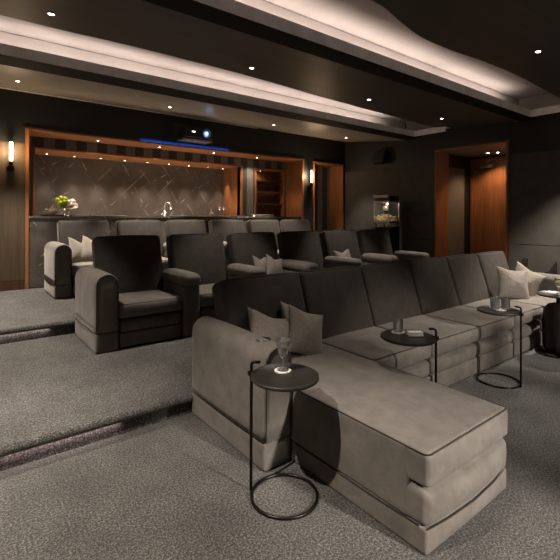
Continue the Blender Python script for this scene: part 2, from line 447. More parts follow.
# recess shell
bm = box(0.86, 0.93, 7.95, 8.42, 0.31, 2.95)
struct('wall_recess_left', bm, VENEER)
bm = box(0.93, 1.12, 8.42, 8.55, 1.48, 2.9); B(bm, 5.34, 5.77, 8.42, 8.55, 1.0, 2.9); B(bm, 1.12, 5.34, 8.42, 8.55, 2.66, 2.9)
B(bm, 6.66, 6.78, 8.42, 8.55, 1.0, 2.9); B(bm, 5.77, 6.66, 8.42, 8.55, 2.66, 2.9)
struct('wall_recess_veneer', bm, VENEER)
# outer walnut lining
bm = box(0.93, 6.73, 7.795, 8.42, 2.86, 2.89); struct('trim_2', bm, WALNUT_X)
bm = box(0.90, 0.95, 7.78, 8.42, 0.31, 2.89); struct('trim_3', bm, WALNUT)
bm = box(6.73, 6.78, 7.78, 8.42, 0.31, 2.89); struct('trim_4', bm, WALNUT)
bm = box(0.87, 6.80, 7.775, 7.80, 2.875, 2.90); struct('trim_5', bm, DARKEDGE)
# inner walnut lining of the marble niche
bm = box(1.10, 5.37, 8.40, 9.2, 2.65, 2.68); struct('trim_6', bm, WALNUT_X)
bm = box(1.085, 1.12, 8.40, 9.2, 1.48, 2.68); struct('trim_7', bm, WALNUT)
bm = box(5.34, 5.40, 8.40, 9.2, 1.48, 2.68); struct('trim_8', bm, WALNUT)
struct('wall_backsplash', box(1.05, 5.5, 9.2, 9.28, 1.3, 2.75), MARBLE)
# shelf niche
sn = thing('shelf_niche', (6.21, 8.6, 1.48), 'walnut niche with open shelves, to the right of the marble backsplash', 'shelving')
for nm, b in (('side_panel', box(5.75, 5.79, 8.40, 8.80, 1.48, 2.66)), ('side_panel', box(6.63, 6.67, 8.40, 8.80, 1.48, 2.66)),
              ('top_panel', box(5.79, 6.63, 8.40, 8.80, 2.62, 2.66)), ('back_panel', box(5.79, 6.63, 8.76, 8.80, 1.48, 2.62)),
              ('shelf', box(5.79, 6.63, 8.45, 8.76, 2.34, 2.37)), ('shelf', box(5.79, 6.63, 8.45, 8.76, 2.07, 2.10)), ('shelf', box(5.79, 6.63, 8.45, 8.76, 1.77, 1.80))):
    link(nm, b, DARKEDGE if nm == 'shelf' else WALNUT, sn, smooth=False)
# rear doorway with dark striped door
bm = box(7.09, 7.13, 7.77, 8.3, 0.31, 2.86); B(bm, 8.13, 8.17, 7.77, 8.3, 0.31, 2.86); B(bm, 7.13, 8.13, 7.77, 8.3, 2.82, 2.86)
struct('door_1', bm, WALNUT)
struct('door_1_leaf', box(7.13, 8.13, 8.26, 8.3, 0.31, 2.82), VENEER)
# --- left and front walls (behind the photographer)
struct('wall_left', box(-2.55, -2.4, -3.4, 8.0, -0.3, 3.7), BROWNPANEL)
struct('wall_front', box(-2.55, 8.4, -3.55, -3.4, -0.3, 3.7), WALLFAB)

# --- right wall X = 8.24
bm = bmesh.new()
for y0, y1 in ((-3.4, 3.60), (5.15, 7.8)):
    B(bm, 8.24, 8.34, y0, y1, 2.66, 3.7)
B(bm, 8.24, 8.34, 3.60, 5.15, 2.94, 3.7)
struct('wall_right_upper', bm, BLACKWALL)
bm = bmesh.new()
for y0, y1, st in ((-3.4, 3.60, 1.35), (5.15, 7.8, 1.325)):
    y = y1
    n = max(1, int(round((y1 - y0) / st)))
    for k in range(n):
        a = y0 + (y1 - y0) * k / n; b_ = y0 + (y1 - y0) * (k + 1) / n
        B(bm, 8.235, 8.34, a + 0.003, b_ - 0.003, 0.995, 2.655, 0.004)
        B(bm, 8.235, 8.34, a + 0.003, b_ - 0.003, -0.3, 0.985, 0.004)
struct('wall_right', bm, WALLFAB)
# door opening lining
bm = box(8.22, 8.72, 5.10, 5.13, 0.15, 2.92); B(bm, 8.22, 8.72, 3.62, 3.65, 0.15, 2.92); B(bm, 8.22, 8.34, 3.65, 5.10, 2.89, 2.92)
struct('door_2', bm, WALNUT)
bm = box(8.215, 8.36, 5.13, 5.16, 0.15, 2.95); B(bm, 8.215, 8.36, 3.585, 3.62, 0.15, 2.95); B(bm, 8.215, 8.36, 3.62, 5.13, 2.92, 2.95)
struct('trim_9', bm, DARKEDGE)
struct('ceiling_vestibule', box(8.34, 9.9, 3.3, 5.4, 2.89, 2.95), CEILBACK)
bm = box(8.72, 9.7, 5.12, 5.2, 0.15, 2.95); struct('wall_vestibule_left', bm, BLACKWALL)
struct('wall_vestibule_panel', box(8.72, 9.40, 5.105, 5.12, 0.15, 2.60), WALLGREY)
struct('wall_vestibule_right', box(8.34, 9.9, 3.2, 3.3, 0.15, 2.95), BLACKWALL)
struct('floor_vestibule', box(8.24, 9.9, 3.3, 5.2, -0.1, 0.15), CARPET)
bm = box(9.66, 9.8, 3.3, 5.12, 2.845, 2.95); B(bm, 9.66, 9.8, 5.085, 5.12, 0.15, 2.845); B(bm, 9.66, 9.8, 3.3, 4.0, 0.15, 2.845)
struct('wall_vestibule_back', bm, BLACKWALL)
bm = box(9.64, 9.70, 5.03, 5.09, 0.15, 2.84); B(bm, 9.64, 9.70, 4.0, 5.03, 2.80, 2.84)
struct('trim_10', bm, WALNUT)
d3 = struct('door_3', box(9.67, 9.72, 4.0, 5.03, 0.15, 2.80, 0.003), WALNUT)
cl = thing('door_closer', (9.67, 4.72, 2.66), 'silver hydraulic closer at the top of the walnut door', 'door closer')
link('body', box(9.60, 9.67, 4.56, 4.86, 2.615, 2.70, 0.008), SILVER, cl)
bm = bmesh.new(); tube(bm, [(9.63, 4.70, 2.70), (9.5, 4.58, 2.765), (9.62, 4.50, 2.81)], 0.010, 6); link('arm', bm, SILVER, cl)

# ================================================================== DOWNLIGHTS
def downlight(x, y, z, label, power, r=0.035, tilt=0, angle=72, group='recessed ceiling downlights', col=WARM, blend=0.55):
    t = thing('downlight', (x, y, z), label, 'downlight', group)
    bm = bmesh.new(); lathe(bm, [(r*1.45, 0.0), (r*1.45, -0.006), (r, -0.006), (r*0.95, 0.0)], (0, 0, 0), 20)
    a = link('trim_ring', bm, SILVER, t, rel=False); a.rotation_euler = (tilt, 0, 0)
    bm = bmesh.new(); lathe(bm, [(r*0.93, -0.001), (r*0.8, -0.007), (0.001, -0.0085)], (0, 0, 0), 20)
    a = link('lens', bm, LENS, t, rel=False); a.rotation_euler = (tilt, 0, 0)
    if power > 0:
        d = bpy.data.lights.new('downlight_beam', 'SPOT'); d.energy = power; d.color = col
        d.spot_size = radians(angle); d.spot_blend = blend; d.shadow_soft_size = 0.03
        l = bpy.data.objects.new('downlight_beam', d); C.objects.link(l); l.parent = t; l.location = (0, 0, -0.02)
    return t
G1 = 'downlights in the sloping rear ceiling panel'
for x, y, lb in ((0.70, 6.89, 'round recessed downlight over the left aisle at the rear wall'), (2.94, 6.90, 'round recessed downlight in the rear ceiling strip, just left of the projector'),
             (5.21, 6.93, 'round recessed downlight in the rear ceiling strip, above the shelf niche'), (7.41, 6.98, 'round recessed downlight in the rear ceiling strip, nearest the speaker')):
    downlight(x, y, ZL + KB * (y - 5.88), lb, (650 if x < 7 else 200), 0.026, radians(6.5), angle=66, group=G1)
G2 = 'downlights in the middle dark ceiling panel'
for x, y, lb in ((0.69, 4.27, 'round recessed downlight in the brown middle ceiling panel, top left of the photo'), (2.89, 4.30, 'round recessed downlight in the middle panel, in front of the projector'),
             (5.11, 4.33, 'round recessed downlight in the middle panel, left of the one beside the walnut doorway'), (7.16, 4.33, 'round recessed downlight in the middle panel, nearest the walnut doorway')):
    downlight(x, y, ZL + SB * (y - 3.40), lb, 230, 0.026, radians(4.2), angle=54, group=G2)
G3 = 'downlights in the front dark ceiling panel'
for x, y, lb, pw in ((5.06, 1.91, 'round recessed downlight at the upper right, alone in the front ceiling panel', 150),
                 (0.40, 1.91, 'round recessed downlight in the front ceiling panel above the near end of the sofa', 30),
                 (2.75, 1.91, 'round recessed downlight in the front ceiling panel above the first seats', 90),
                 (7.16, 1.91, 'round recessed downlight in the front ceiling panel by the right wall', 900)):
    downlight(x, y, ZL + SB * (y - 1.03), lb, pw, 0.026, radians(4.2), angle=(92 if x > 7 else 66), group=G3)
for x, y, pw, an in ((-0.40, 1.60, 560, 92), (-1.42, 1.91, 240, 90), (-1.42, 4.30, 820, 100), (-1.42, 6.9, 360, 90), (0.66, -0.75, 110, 70), (2.75, -0.75, 130, 70), (4.87, -0.75, 130, 70)):  # unseen lamps added for light; only the first follows from a table's shadow
    zz = ZL if y < 1.03 else (ZL + SB * (y - 1.03) if y < 3 else (ZL + SB * (y - 3.4) if y < 5 else ZL + KB * (y - 5.88)))
    downlight(x, y, zz, 'round recessed downlight in the dark ceiling, outside the picture', pw, 0.026, 0, group='downlights outside the picture', angle=an)
G4 = 'downlights in the walnut lining over the bar'
for i, x in enumerate((2.08, 3.25, 4.47, 5.61)):
    downlight(x, 8.12, 2.86, ('first', 'second', 'third', 'fourth')[i] + ' small downlight from the left in the outer walnut lining over the bar', (45 if i == 3 else 120), 0.020, angle=120, group=G4, col=(1, .80, .58))
G5 = 'downlights in the inner walnut lining over the marble'
for i, x in enumerate((1.39, 1.87, 2.36, 2.84, 3.33, 3.82, 4.30, 4.79, 5.20)):
    downlight(x, 9.0, 2.65, ('first', 'second', 'third', 'fourth', 'fifth', 'sixth', 'seventh', 'eighth', 'ninth')[i] + ' tiny downlight from the left over the marble backsplash', 60, 0.014, angle=44, group=G5, col=(1, .86, .72))
downlight(6.05, 8.60, 2.62, 'tiny downlight in the top of the walnut shelf niche', 3, 0.012, angle=150, col=(1, .75, .5), group=None)
for (x, y, lb) in ((9.22, 4.47, 'downlight inside the doorway, the left one of the pair'), (9.30, 4.30, 'downlight inside the doorway, the right one of the pair')):
    downlight(x, y, 2.89, lb, 34, 0.03, angle=120, group='pair of downlights before the walnut door', col=(1, .64, .38))

# ================================================================== SCONCES
def sconce(x, z, label):
    t = thing('wall_sconce', (x, 7.79, z), label, 'wall lamp', 'tube sconces either side of the bar')
    bm = bmesh.new(); lathe(bm, [(0.004, 0), (0.05, 0), (0.055, 0.008), (0.05, 0.02), (0.004, 0.022)], (0, 0, 0), 24)
    bm.transform(Matrix.Rotation(radians(90), 4, 'X')); bm.transform(Matrix.Translation((0, 0, -0.24)))
    link('backplate', bm, BLACKMETAL, t, rel=False)
    bm = bmesh.new(); tube(bm, [(0, -0.01, -0.24), (0, -0.05, -0.25), (0, -0.085, -0.23), (0, -0.09, -0.19)], 0.014, 10); link('arm', bm, BLACKMETAL, t, rel=False)
    bm = bmesh.new(); lathe(bm, [(0.012, -0.20), (0.030, -0.19), (0.034, -0.165), (0.026, -0.15), (0.024, -0.13)], (0, -0.09, 0), 20); link('socket', bm, BLACKMETAL, t, rel=False)
    bm = bmesh.new(); lathe(bm, [(0.004, -0.13), (0.022, -0.128), (0.024, -0.11), (0.024, 0.15), (0.018, 0.165), (0.004, 0.17)], (0, -0.09, 0), 20); link('lamp_tube', bm, TUBE, t, rel=False)
    d = bpy.data.lights.new('sconce_glow', 'POINT'); d.energy = 16; d.color = (1, .70, .42); d.shadow_soft_size = 0.03
    l = bpy.data.objects.new('sconce_glow', d); C.objects.link(l); l.parent = t; l.location = (0, -0.15, 0.04)
    return t
sconce(0.70, 2.46, 'glowing tube sconce on the brown wood panel left of the bar')
sconce(6.96, 2.45, 'glowing tube sconce between the bar recess and the rear doorway')

# ================================================================== BAR
# added uplights over the bar counters, no visible fitting, brightening the walnut soffits
area('bar_led_line', (3.8, 8.0, 1.485), (5.5, 0.02), (radians(180), 0, 0), 14, (1.0, 0.76, 0.52), 130)
area('bar_led_line', (3.2, 8.72, 1.485), (4.0, 0.02), (radians(180), 0, 0), 13, (1.0, 0.78, 0.56), 130)
bar = thing('bar_counter', (3.8, 8.0, 0.31), 'long marble fronted bar counter behind the rear armchairs', 'counter')
link('counter_front', box(0.955, 6.725, 7.86, 8.34, 0.312, 1.44), MARBLE, bar, smooth=False)
link('worktop', box(0.955, 6.725, 7.83, 8.40, 1.44, 1.475, 0.004), MARBLE, bar, smooth=False)
back = link('back_counter', box(1.125, 5.335, 8.42, 9.195, 1.40, 1.472), MARBLE); tag(back, 'marble back counter inside the niche, under the marble backsplash', 'counter')
TOPZ = 1.476
def placemat(x, w, label):
    bm = bmesh.new(); lathe(bm, [(0.01, 0), (w, 0), (w, 0.010), (w*0.8, 0.022), (0.01, 0.024)], (0, 0, 0), 32)
    o = link('round_tray', bm, BLACKLEATHER, None); o.location = (x, 8.06, TOPZ)
    for v in o.data.vertices: v.co.y *= 0.55
    tag(o, label, 'tray', 'dark trays along the bar'); return o
placemat(1.40, 0.26, 'dark oval tray at the left end of the bar, under the silver teapot')
placemat(2.25, 0.34, 'dark oval tray on the bar, just right of the flower vase')
placemat(3.05, 0.22, 'dark oval tray on the bar, between the flowers and the tap')
placemat(3.62, 0.20, 'dark oval tray on the bar, nearest the tap')
placemat(5.05, 0.22, 'dark oval tray on the bar, before the walnut jamb')
# silver round serving tray seen above the counter at right
st = thing('serving_tray', (5.72, 8.06, TOPZ), 'round silver rimmed serving tray on the bar, in front of the shelf niche', 'tray')
bm = bmesh.new(); lathe(bm, [(0.01, 0), (0.27, 0), (0.30, 0.035), (0.29, 0.038), (0.26, 0.010), (0.01, 0.010)], (0, 0, 0), 40)
bm.transform(Matrix.Diagonal((1, 0.7, 1, 1))); link('dish', bm, SILVER, st, rel=False)
bm = bmesh.new(); tube(bm, [(0.29*cos(a), 0.2*sin(a), 0.042) for a in [2*pi*k/40 for k in range(40)]], 0.008, 6, True); link('rim', bm, CHROME, st, rel=False)
# teapot
tp = thing('silver_teapot', (1.33, 8.02, TOPZ + 0.024), 'small silver teapot at the left end of the bar, beside the flowers', 'teapot')
bm = bmesh.new(); lathe(bm, [(0.035, 0), (0.05, 0.01), (0.075, 0.04), (0.08, 0.07), (0.06, 0.105), (0.035, 0.115)], (0, 0, 0), 24); link('body', bm, BRIGHTSILVER, tp, rel=False)
bm = bmesh.new(); lathe(bm, [(0.036, 0.115), (0.03, 0.13), (0.008, 0.14), (0.012, 0.155), (0.003, 0.162)], (0, 0, 0), 16); link('lid', bm, BRIGHTSILVER, tp, rel=False)
bm = bmesh.new(); tube(bm, [(0.07, 0, 0.05), (0.10, 0, 0.07), (0.12, 0, 0.11)], 0.011, 8); link('spout', bm, BRIGHTSILVER, tp, rel=False)
bm = bmesh.new(); tube(bm, [(-0.07, 0, 0.09), (-0.11, 0, 0.095), (-0.12, 0, 0.06), (-0.075, 0, 0.04)], 0.007, 8); link('handle', bm, BRIGHTSILVER, tp, rel=False)
# vase with flowers
vs = thing('flower_vase', (1.53, 7.98, TOPZ), 'glass vase of lime green and white blooms on the bar', 'vase')
bm = bmesh.new(); lathe(bm, [(0.003, 0.0), (0.055, 0.0), (0.05, 0.012), (0.028, 0.03), (0.04, 0.08), (0.058, 0.13), (0.055, 0.13), (0.036, 0.08), (0.022, 0.035), (0.003, 0.03)], (0, 0, 0), 24); link('vase', bm, CHROME, vs, rel=False)
bm = bmesh.new()
heads = [(-0.13, 0.0, 0.27, 0.040, 1), (-0.075, 0.02, 0.30, 0.045, 1), (-0.02, 0.0, 0.29, 0.045, 1), (-0.09, -0.02, 0.22, 0.045, 1), (-0.035, -0.03, 0.235, 0.048, 1), (-0.06, 0, 0.18, 0.038, 1),
         (0.04, 0.0, 0.235, 0.05, 0), (0.10, 0.01, 0.24, 0.05, 0), (0.14, 0, 0.19, 0.045, 0), (0.075, -0.03, 0.18, 0.055, 0), (0.02, -0.02, 0.175, 0.042, 0), (0.10, 0.03, 0.27, 0.035, 0)]
for (a, b_, c_, r, k) in heads: tube(bm, [(0, 0, 0.05), (a*0.35, b_*0.5, 0.12), (a, b_, c_)], 0.0035, 5)
link('stems', bm, STEM, vs, rel=False)
for (a, b_, c_, r, k) in heads:
    bm = bmesh.new()
    bmesh.ops.create_icosphere(bm, subdivisions=3, radius=r, matrix=Matrix.Translation((a, b_, c_)))
    for v in bm.verts:
        d = (v.co - Vector((a, b_, c_))); v.co += d * 0.22 * sin(d.x * 240) * sin(d.z * 220 + d.y * 200)
    link('green_bloom' if k else 'white_bloom', bm, LIME if k else PETAL, vs, rel=False)
# tap
fa = thing('bar_tap', (3.62, 8.75, TOPZ - 0.004), 'tall chrome gooseneck tap standing at the back of the bar', 'tap')
bm = bmesh.new(); lathe(bm, [(0.03, 0), (0.03, 0.02), (0.017, 0.03), (0.017, 0.06)], (0, 0, 0), 16); link('base', bm, CHROME, fa, rel=False)
bm = bmesh.new(); pts = [(0, 0, 0.05), (0, 0, 0.22)] + [(0.07 - 0.07*cos(a), -0.0, 0.22 + 0.09*sin(a)) for a in [pi*k/10 for k in range(1, 11)]] + [(0.14, 0, 0.16)]
tube(bm, pts, 0.012, 10); link('spout', bm, CHROME, fa, rel=False)
bm = bmesh.new(); tube(bm, [(-0.02, 0, 0.04), (-0.08, 0, 0.065)], 0.006, 8); link('lever', bm, CHROME, fa, rel=False)
# glasses / decanter on a little tray
tr = link('bar_tray', box(-0.36, 0.30, -0.12, 0.12, 0, 0.02, 0.006), SILVER); tr.location = (4.55, 8.15, TOPZ); tag(tr, 'long pale tray holding a decanter and glasses at the right of the bar', 'tray')
def stemglass(name, loc, h, r, label, cat='glass', group=None):
    t = thing(name, loc, label, cat, group)
    bm = bmesh.new(); lathe(bm, [(0.003, 0), (r*0.9, 0), (r*0.9, 0.003), (0.006, 0.006), (0.004, h*0.45), (r*0.8, h*0.62), (r, h*0.8), (r*0.85, h), (r*0.82, h), (r*0.95, h*0.8), (r*0.74, h*0.63), (0.002, h*0.5)], (0, 0, 0), 24)
    link('glass', bm, SPARK, t, rel=False); return t
stemglass('wine_glass', (4.62, 8.12, TOPZ + 0.02), 0.21, 0.036, 'taller wine glass on the long tray at the right of the bar', group='stemware on the bar tray')
stemglass('wine_glass', (4.76, 8.18, TOPZ + 0.02), 0.20, 0.040, 'rounded wine glass at the right end of the bar tray', group='stemware on the bar tray')
dc = thing('decanter', (4.44, 8.15, TOPZ + 0.02), 'short glass decanter on the left half of the bar tray', 'decanter')
bm = bmesh.new(); lathe(bm, [(0.003, 0), (0.04, 0), (0.045, 0.05), (0.018, 0.09), (0.016, 0.11)], (0, 0, 0), 20); link('bottle', bm, SPARK, dc, rel=False)
bm = bmesh.new(); sphere(bm, (0, 0, 0.125), 0.018, 12, 8); link('stopper', bm, SPARK, dc, rel=False)

# ================================================================== PROJECTOR
pj = thing('projector', (3.72, 7.5, 2.90), 'black video projector with a bright blue lens above the bar', 'projector')
link('body', box(3.50, 4.10, 7.52, 7.80, 2.99, 3.20, 0.02), BLACKPLASTIC, pj, smooth=False)
link('wall_box', box(3.36, 4.16, 7.70, 7.80, 3.0, 3.29, 0.01), BLACKPLASTIC, pj, smooth=False)
link('base_tray', box(3.46, 4.08, 7.48, 7.79, 2.955, 2.985, 0.004), SILVER, pj, smooth=False)
LP = Matrix.Translation((3.97, 7.52, 3.12)) @ Matrix.Rotation(radians(90), 4, 'X')
for nm, prof, mt_ in (('lens_ring', [(0.03, 0), (0.085, 0), (0.09, 0.03), (0.075, 0.035), (0.06, 0.01), (0.03, 0.005)], SILVER),
                      ('lens', [(0.001, 0.006), (0.055, 0.006), (0.04, 0.014), (0.001, 0.018)], BLUEGLOW), ('lamp', [(0.001, 0.019), (0.017, 0.019), (0.013, 0.024), (0.001, 0.026)], BLUECORE)):
    bm = bmesh.new(); lathe(bm, prof, (0, 0, 0), 28); bm.transform(LP); link(nm, bm, mt_, pj)
link('badge', box(3.66, 3.73, 7.512, 7.52, 3.12, 3.145), PINLED, pj, smooth=False)
link('vent_strip', box(3.52, 4.08, 7.512, 7.52, 3.02, 3.03), SILVER, pj, smooth=False)
bd = bpy.data.lights.new('projector_spill', 'AREA'); bd.shape = 'RECTANGLE'; bd.size = 1.9; bd.size_y = 0.02; bd.energy = 2.2; bd.color = (0.02, 0.13, 1.0)
bo = bpy.data.objects.new('projector_spill', bd); C.objects.link(bo); bo.location = (3.7, 7.70, 2.945); bo.rotation_euler = (radians(60), 0, 0); bd.spread = radians(50)

# ================================================================== SPEAKER, POPCORN MACHINE
sp = thing('wall_speaker', (8.1, 6.55, 2.9), 'black wedge shaped speaker tilted on the right rear wall', 'speaker')
bm = bmesh.new(); prism(bm, [(6.40, 2.76), (6.70, 2.76), (6.74, 3.05), (6.36, 3.05)], 'X', 8.02, 8.16)
bm.transform(Matrix.Translation((8.1, 6.55, 2.9)) @ Euler((0, radians(10), radians(12))).to_matrix().to_4x4() @ Matrix.Translation((-8.1, -6.55, -2.9)))
link('cabinet', bm, BLACKPLASTIC, sp, smooth=False)
bm = bmesh.new(); tube(bm, [(8.10, 6.55, 2.90), (8.235, 6.55, 2.90)], 0.02, 8); link('bracket', bm, BLACKMETAL, sp)

pc = thing('popcorn_machine', (7.75, 6.2, T2), 'popcorn cart with a lit glass cabinet on a black stand by the right wall', 'popcorn machine')
X0, X1, Y0, Y1 = 7.60, 7.98, 5.86, 6.30
link('stand', box(X0+.04, X1, Y0, Y1, T2 + 0.10, 1.22, 0.01), BLACKPLASTIC, pc, smooth=False)
link('counter_shelf', box(X0 - 0.04, X1, Y0 - 0.03, Y1 + 0.03, 1.22, 1.25, 0.005), BLACKMETAL, pc, smooth=False)
for sx in (X0 + 0.08, X1 - 0.06):
    for sy in (Y0 + 0.06, Y1 - 0.06):
        bm = bmesh.new(); lathe(bm, [(0.003, -0.015), (0.05, -0.015), (0.05, 0.015), (0.003, 0.015)], (0, 0, 0), 20)
        bm.transform(Matrix.Translation((sx, sy, T2 + 0.05)) @ Matrix.Rotation(radians(90), 4, 'X')); link('wheel', bm, BLACKPLASTIC, pc)
link('cabinet_base', box(X0, X1, Y0, Y1, 1.34, 1.38, 0.004), SILVER, pc, smooth=False)
bm = bmesh.new()
for sx in (X0 + 0.03, X1 - 0.05):
    for sy in (Y0 + 0.03, Y1 - 0.05): B(bm, sx, sx + 0.02, sy, sy + 0.02, 1.25, 1.34)
link('feet', bm, BLACKPLASTIC, pc, smooth=False)
for sx in (X0, X1 - 0.022):
    for sy in (Y0, Y1 - 0.022): link('corner_post', box(sx, sx + 0.022, sy, sy + 0.022, 1.38, 1.80), CHROME, pc, smooth=False)
link('cabinet_top', box(X0, X1, Y0, Y1, 1.80, 1.84), SILVER, pc, smooth=False)
link('sign_plate', box(X0 + 0.0, X0 + 0.03, Y0 + 0.04, Y1 - 0.0, 1.91, 1.97, 0.006), SILVER, pc, smooth=False)
link('roof_cap', box(X0 + 0.03, X1, Y0 + 0.02, Y1 - 0.02, 1.84, 1.96, 0.01), BLACKPLASTIC, pc, smooth=False)
bm = box(X0 + 0.004, X0 + 0.008, Y0 + 0.022, Y1 - 0.022, 1.38, 1.80); B(bm, X0 + 0.022, X1 - 0.022, Y0 + 0.004, Y0 + 0.008, 1.38, 1.80)
link('glass_pane', bm, GLASS, pc, smooth=False)
link('back_mirror', box(X1 - 0.015, X1 - 0.01, Y0 + 0.02, Y1 - 0.02, 1.38, 1.80), BLACKPLASTIC, pc, smooth=False)
bm = bmesh.new(); rnd = random.Random(3)
for i in range(230):
    a, b_ = rnd.uniform(0.04, 0.35), rnd.uniform(0.04, 0.46)
    hh = 1.385 + 0.15 * (1 - ((b_ - 0.25) / 0.34) ** 2) * rnd.random()
    bmesh.ops.create_icosphere(bm, subdivisions=1, radius=rnd.uniform(0.013, 0.022), matrix=Matrix.Translation((X0 + a, Y0 + b_, hh)))
pk = link('popcorn', bm, POPCORN, pc, smooth=False); pk['kind'] = 'stuff'
bm = bmesh.new(); lathe(bm, [(0.003, 0), (0.06, 0), (0.075, 0.02), (0.075, 0.10), (0.05, 0.115), (0.003, 0.12)], (X0 + 0.2, Y0 + 0.25, 1.62), 24); tube(bm, [(X0+.2, Y0+.25, 1.73), (X0+.2, Y0+.25, 1.80)], 0.01, 8)
link('kettle', bm, CHROME, pc)
bm = bmesh.new(); tube(bm, [(X0 - 0.03, Y0 - 0.02, 1.27), (X0 - 0.10, Y0 - 0.06, 1.32), (X0 - 0.02, Y0 - 0.12, 1.30)], 0.012, 8); link('push_handle', bm, SILVER, pc)
pl = bpy.data.lights.new('popcorn_lamp', 'POINT'); pl.energy = 1.6; pl.color = (1, .85, .62); pl.shadow_soft_size = 0.02
po = bpy.data.objects.new('popcorn_lamp', pl); C.objects.link(po); po.parent = pc; po.location = (X0 + 0.10 - 7.75, Y0 + 0.12 - 6.2, 1.77 - T2)

# ================================================================== UPHOLSTERY BUILDERS
def arch_arm(bm, x0, x1, y0, y1, z0, z1, r=0.035):
    """An upholstered arm: flat sides, semicircular top, rounded ends. y0 = front."""
    w = (x1 - x0) / 2; cx = (x0 + x1) / 2
    def ring(y, inset):
        pts = []
        ww = w - inset; zt = z1 - inset; cz = z1 - w
        for k in range(7): pts.append((cx - ww, y, z0 + (cz - z0) * k / 6))
        for k in range(1, 14):
            a = pi - pi * k / 14; pts.append((cx + ww * cos(a), y, cz + (zt - cz) * sin(a)))
        for k in range(7): pts.append((cx + ww, y, cz - (cz - z0) * k / 6))
        return [bm.verts.new(p) for p in pts]
    rings = []
    st = [(y0 + r*0.0, r), (y0 + r*0.12, r*0.5), (y0 + r*0.45, r*0.14), (y0 + r, 0)]
    L = y1 - y0
    st += [(y0 + r + (L - 2*r) * k / 10, -0.006 * sin(pi * k / 10)) for k in range(1, 10)]
    st += [(y1 - r, 0), (y1 - r*0.45, r*0.14), (y1 - r*0.12, r*0.5), (y1, r)]
    for y, ins in st: rings.append(ring(y, ins))
    for a, b_ in zip(rings, rings[1:]):
        for k in range(len(a) - 1): bm.faces.new((a[k], a[k+1], b_[k+1], b_[k]))
        bm.faces.new((a[-1], a[0], b_[0], b_[-1]))
    # front and rear faces, domed
    for rg, yy in ((rings[0], y0 - 0.006), (rings[-1], y1 + 0.004)):
        n = len(rg); prev = rg
        for s in (0.66, 0.33):
            c = Vector((cx, yy, (z0 + z1) / 2))
            nr = [bm.verts.new((c.x + (v.co.x - c.x) * s, yy, c.z + (v.co.z - c.z) * s)) for v in rg]
            for k in range(n): bm.faces.new((prev[k], prev[(k+1) % n], nr[(k+1) % n], nr[k]))
            prev = nr
        bm.faces.new(prev)
    return bm
def arch_pipe(x0, x1, y, z0, z1, rad=0.005, ins=0.012):
    w = (x1 - x0) / 2 - ins; cx = (x0 + x1) / 2; cz = z1 - (x1 - x0) / 2
    pts = [(cx - w, y, z0 + (cz - z0) * k / 4) for k in range(4)] + [(cx + w*cos(pi - pi*k/14), y, cz + w*sin(pi*k/14)) for k in range(15)] + [(cx + w, y, cz - (cz - z0) * k / 4) for k in range(1, 5)]
    return tube(bmesh.new(), pts, rad, 6)
def band(bm, x0, x1, y0, y1, z0, z1, r=0.02, bulge=0.004):
    return rbox(bm, ((x0+x1)/2, (y0+y1)/2, (z0+z1)/2), ((x1-x0)/2, (y1-y0)/2, (z1-z0)/2), r, (bulge, bulge, 0), 6, 3)
def seat_cushion(bm, x0, x1, y0, y1, z0, z1, r=0.03, bulge=(0.0, 0.012, 0.02)):
    return rbox(bm, ((x0+x1)/2, (y0+y1)/2, (z0+z1)/2), ((x1-x0)/2, (y1-y0)/2, (z1-z0)/2), r, bulge, 8, 3)
def rect_pipe(x0, x1, y0, y1, z, r=0.03, rad=0.004, dz=0.0):
    cx, cy = (x0+x1)/2, (y0+y1)/2
    pts = [(cx + a, cy + b_, z + dz * (1 - (a / ((x1-x0)/2))**2)) for a, b_ in rrect((x1-x0)/2, (y1-y0)/2, r)]
    return tube(bmesh.new(), pts, rad, 6, True)
def back_cushion(bm, x0, x1, yb, zb, h, th, lean, bulge=0.03):
    """Leaning back cushion; (yb, zb) = front bottom edge, leaning towards +Y."""
    M = Matrix.Rotation(-lean, 3, 'X')
    c = Vector(((x0+x1)/2, yb, zb)) + M @ Vector((0, th/2, h/2))
    return rbox(bm, c, ((x1-x0)/2, th/2, h/2), 0.045, (0.004, bulge, 0.012), 8, 4, M)
def back_pipe(x0, x1, yb, zb, h, th, lean, rad=0.004):
    M = Matrix.Rotation(-lean, 3, 'X'); base = Vector(((x0+x1)/2, yb, zb)); bm = bmesh.new()
    for yy in (0.012, th - 0.012):
        pts = [base + M @ Vector((a, yy, h/2 + b_)) for a, b_ in rrect((x1-x0)/2 - 0.008, h/2 - 0.008, 0.045)]
        tube(bm, pts, rad, 6, True)
    return bm

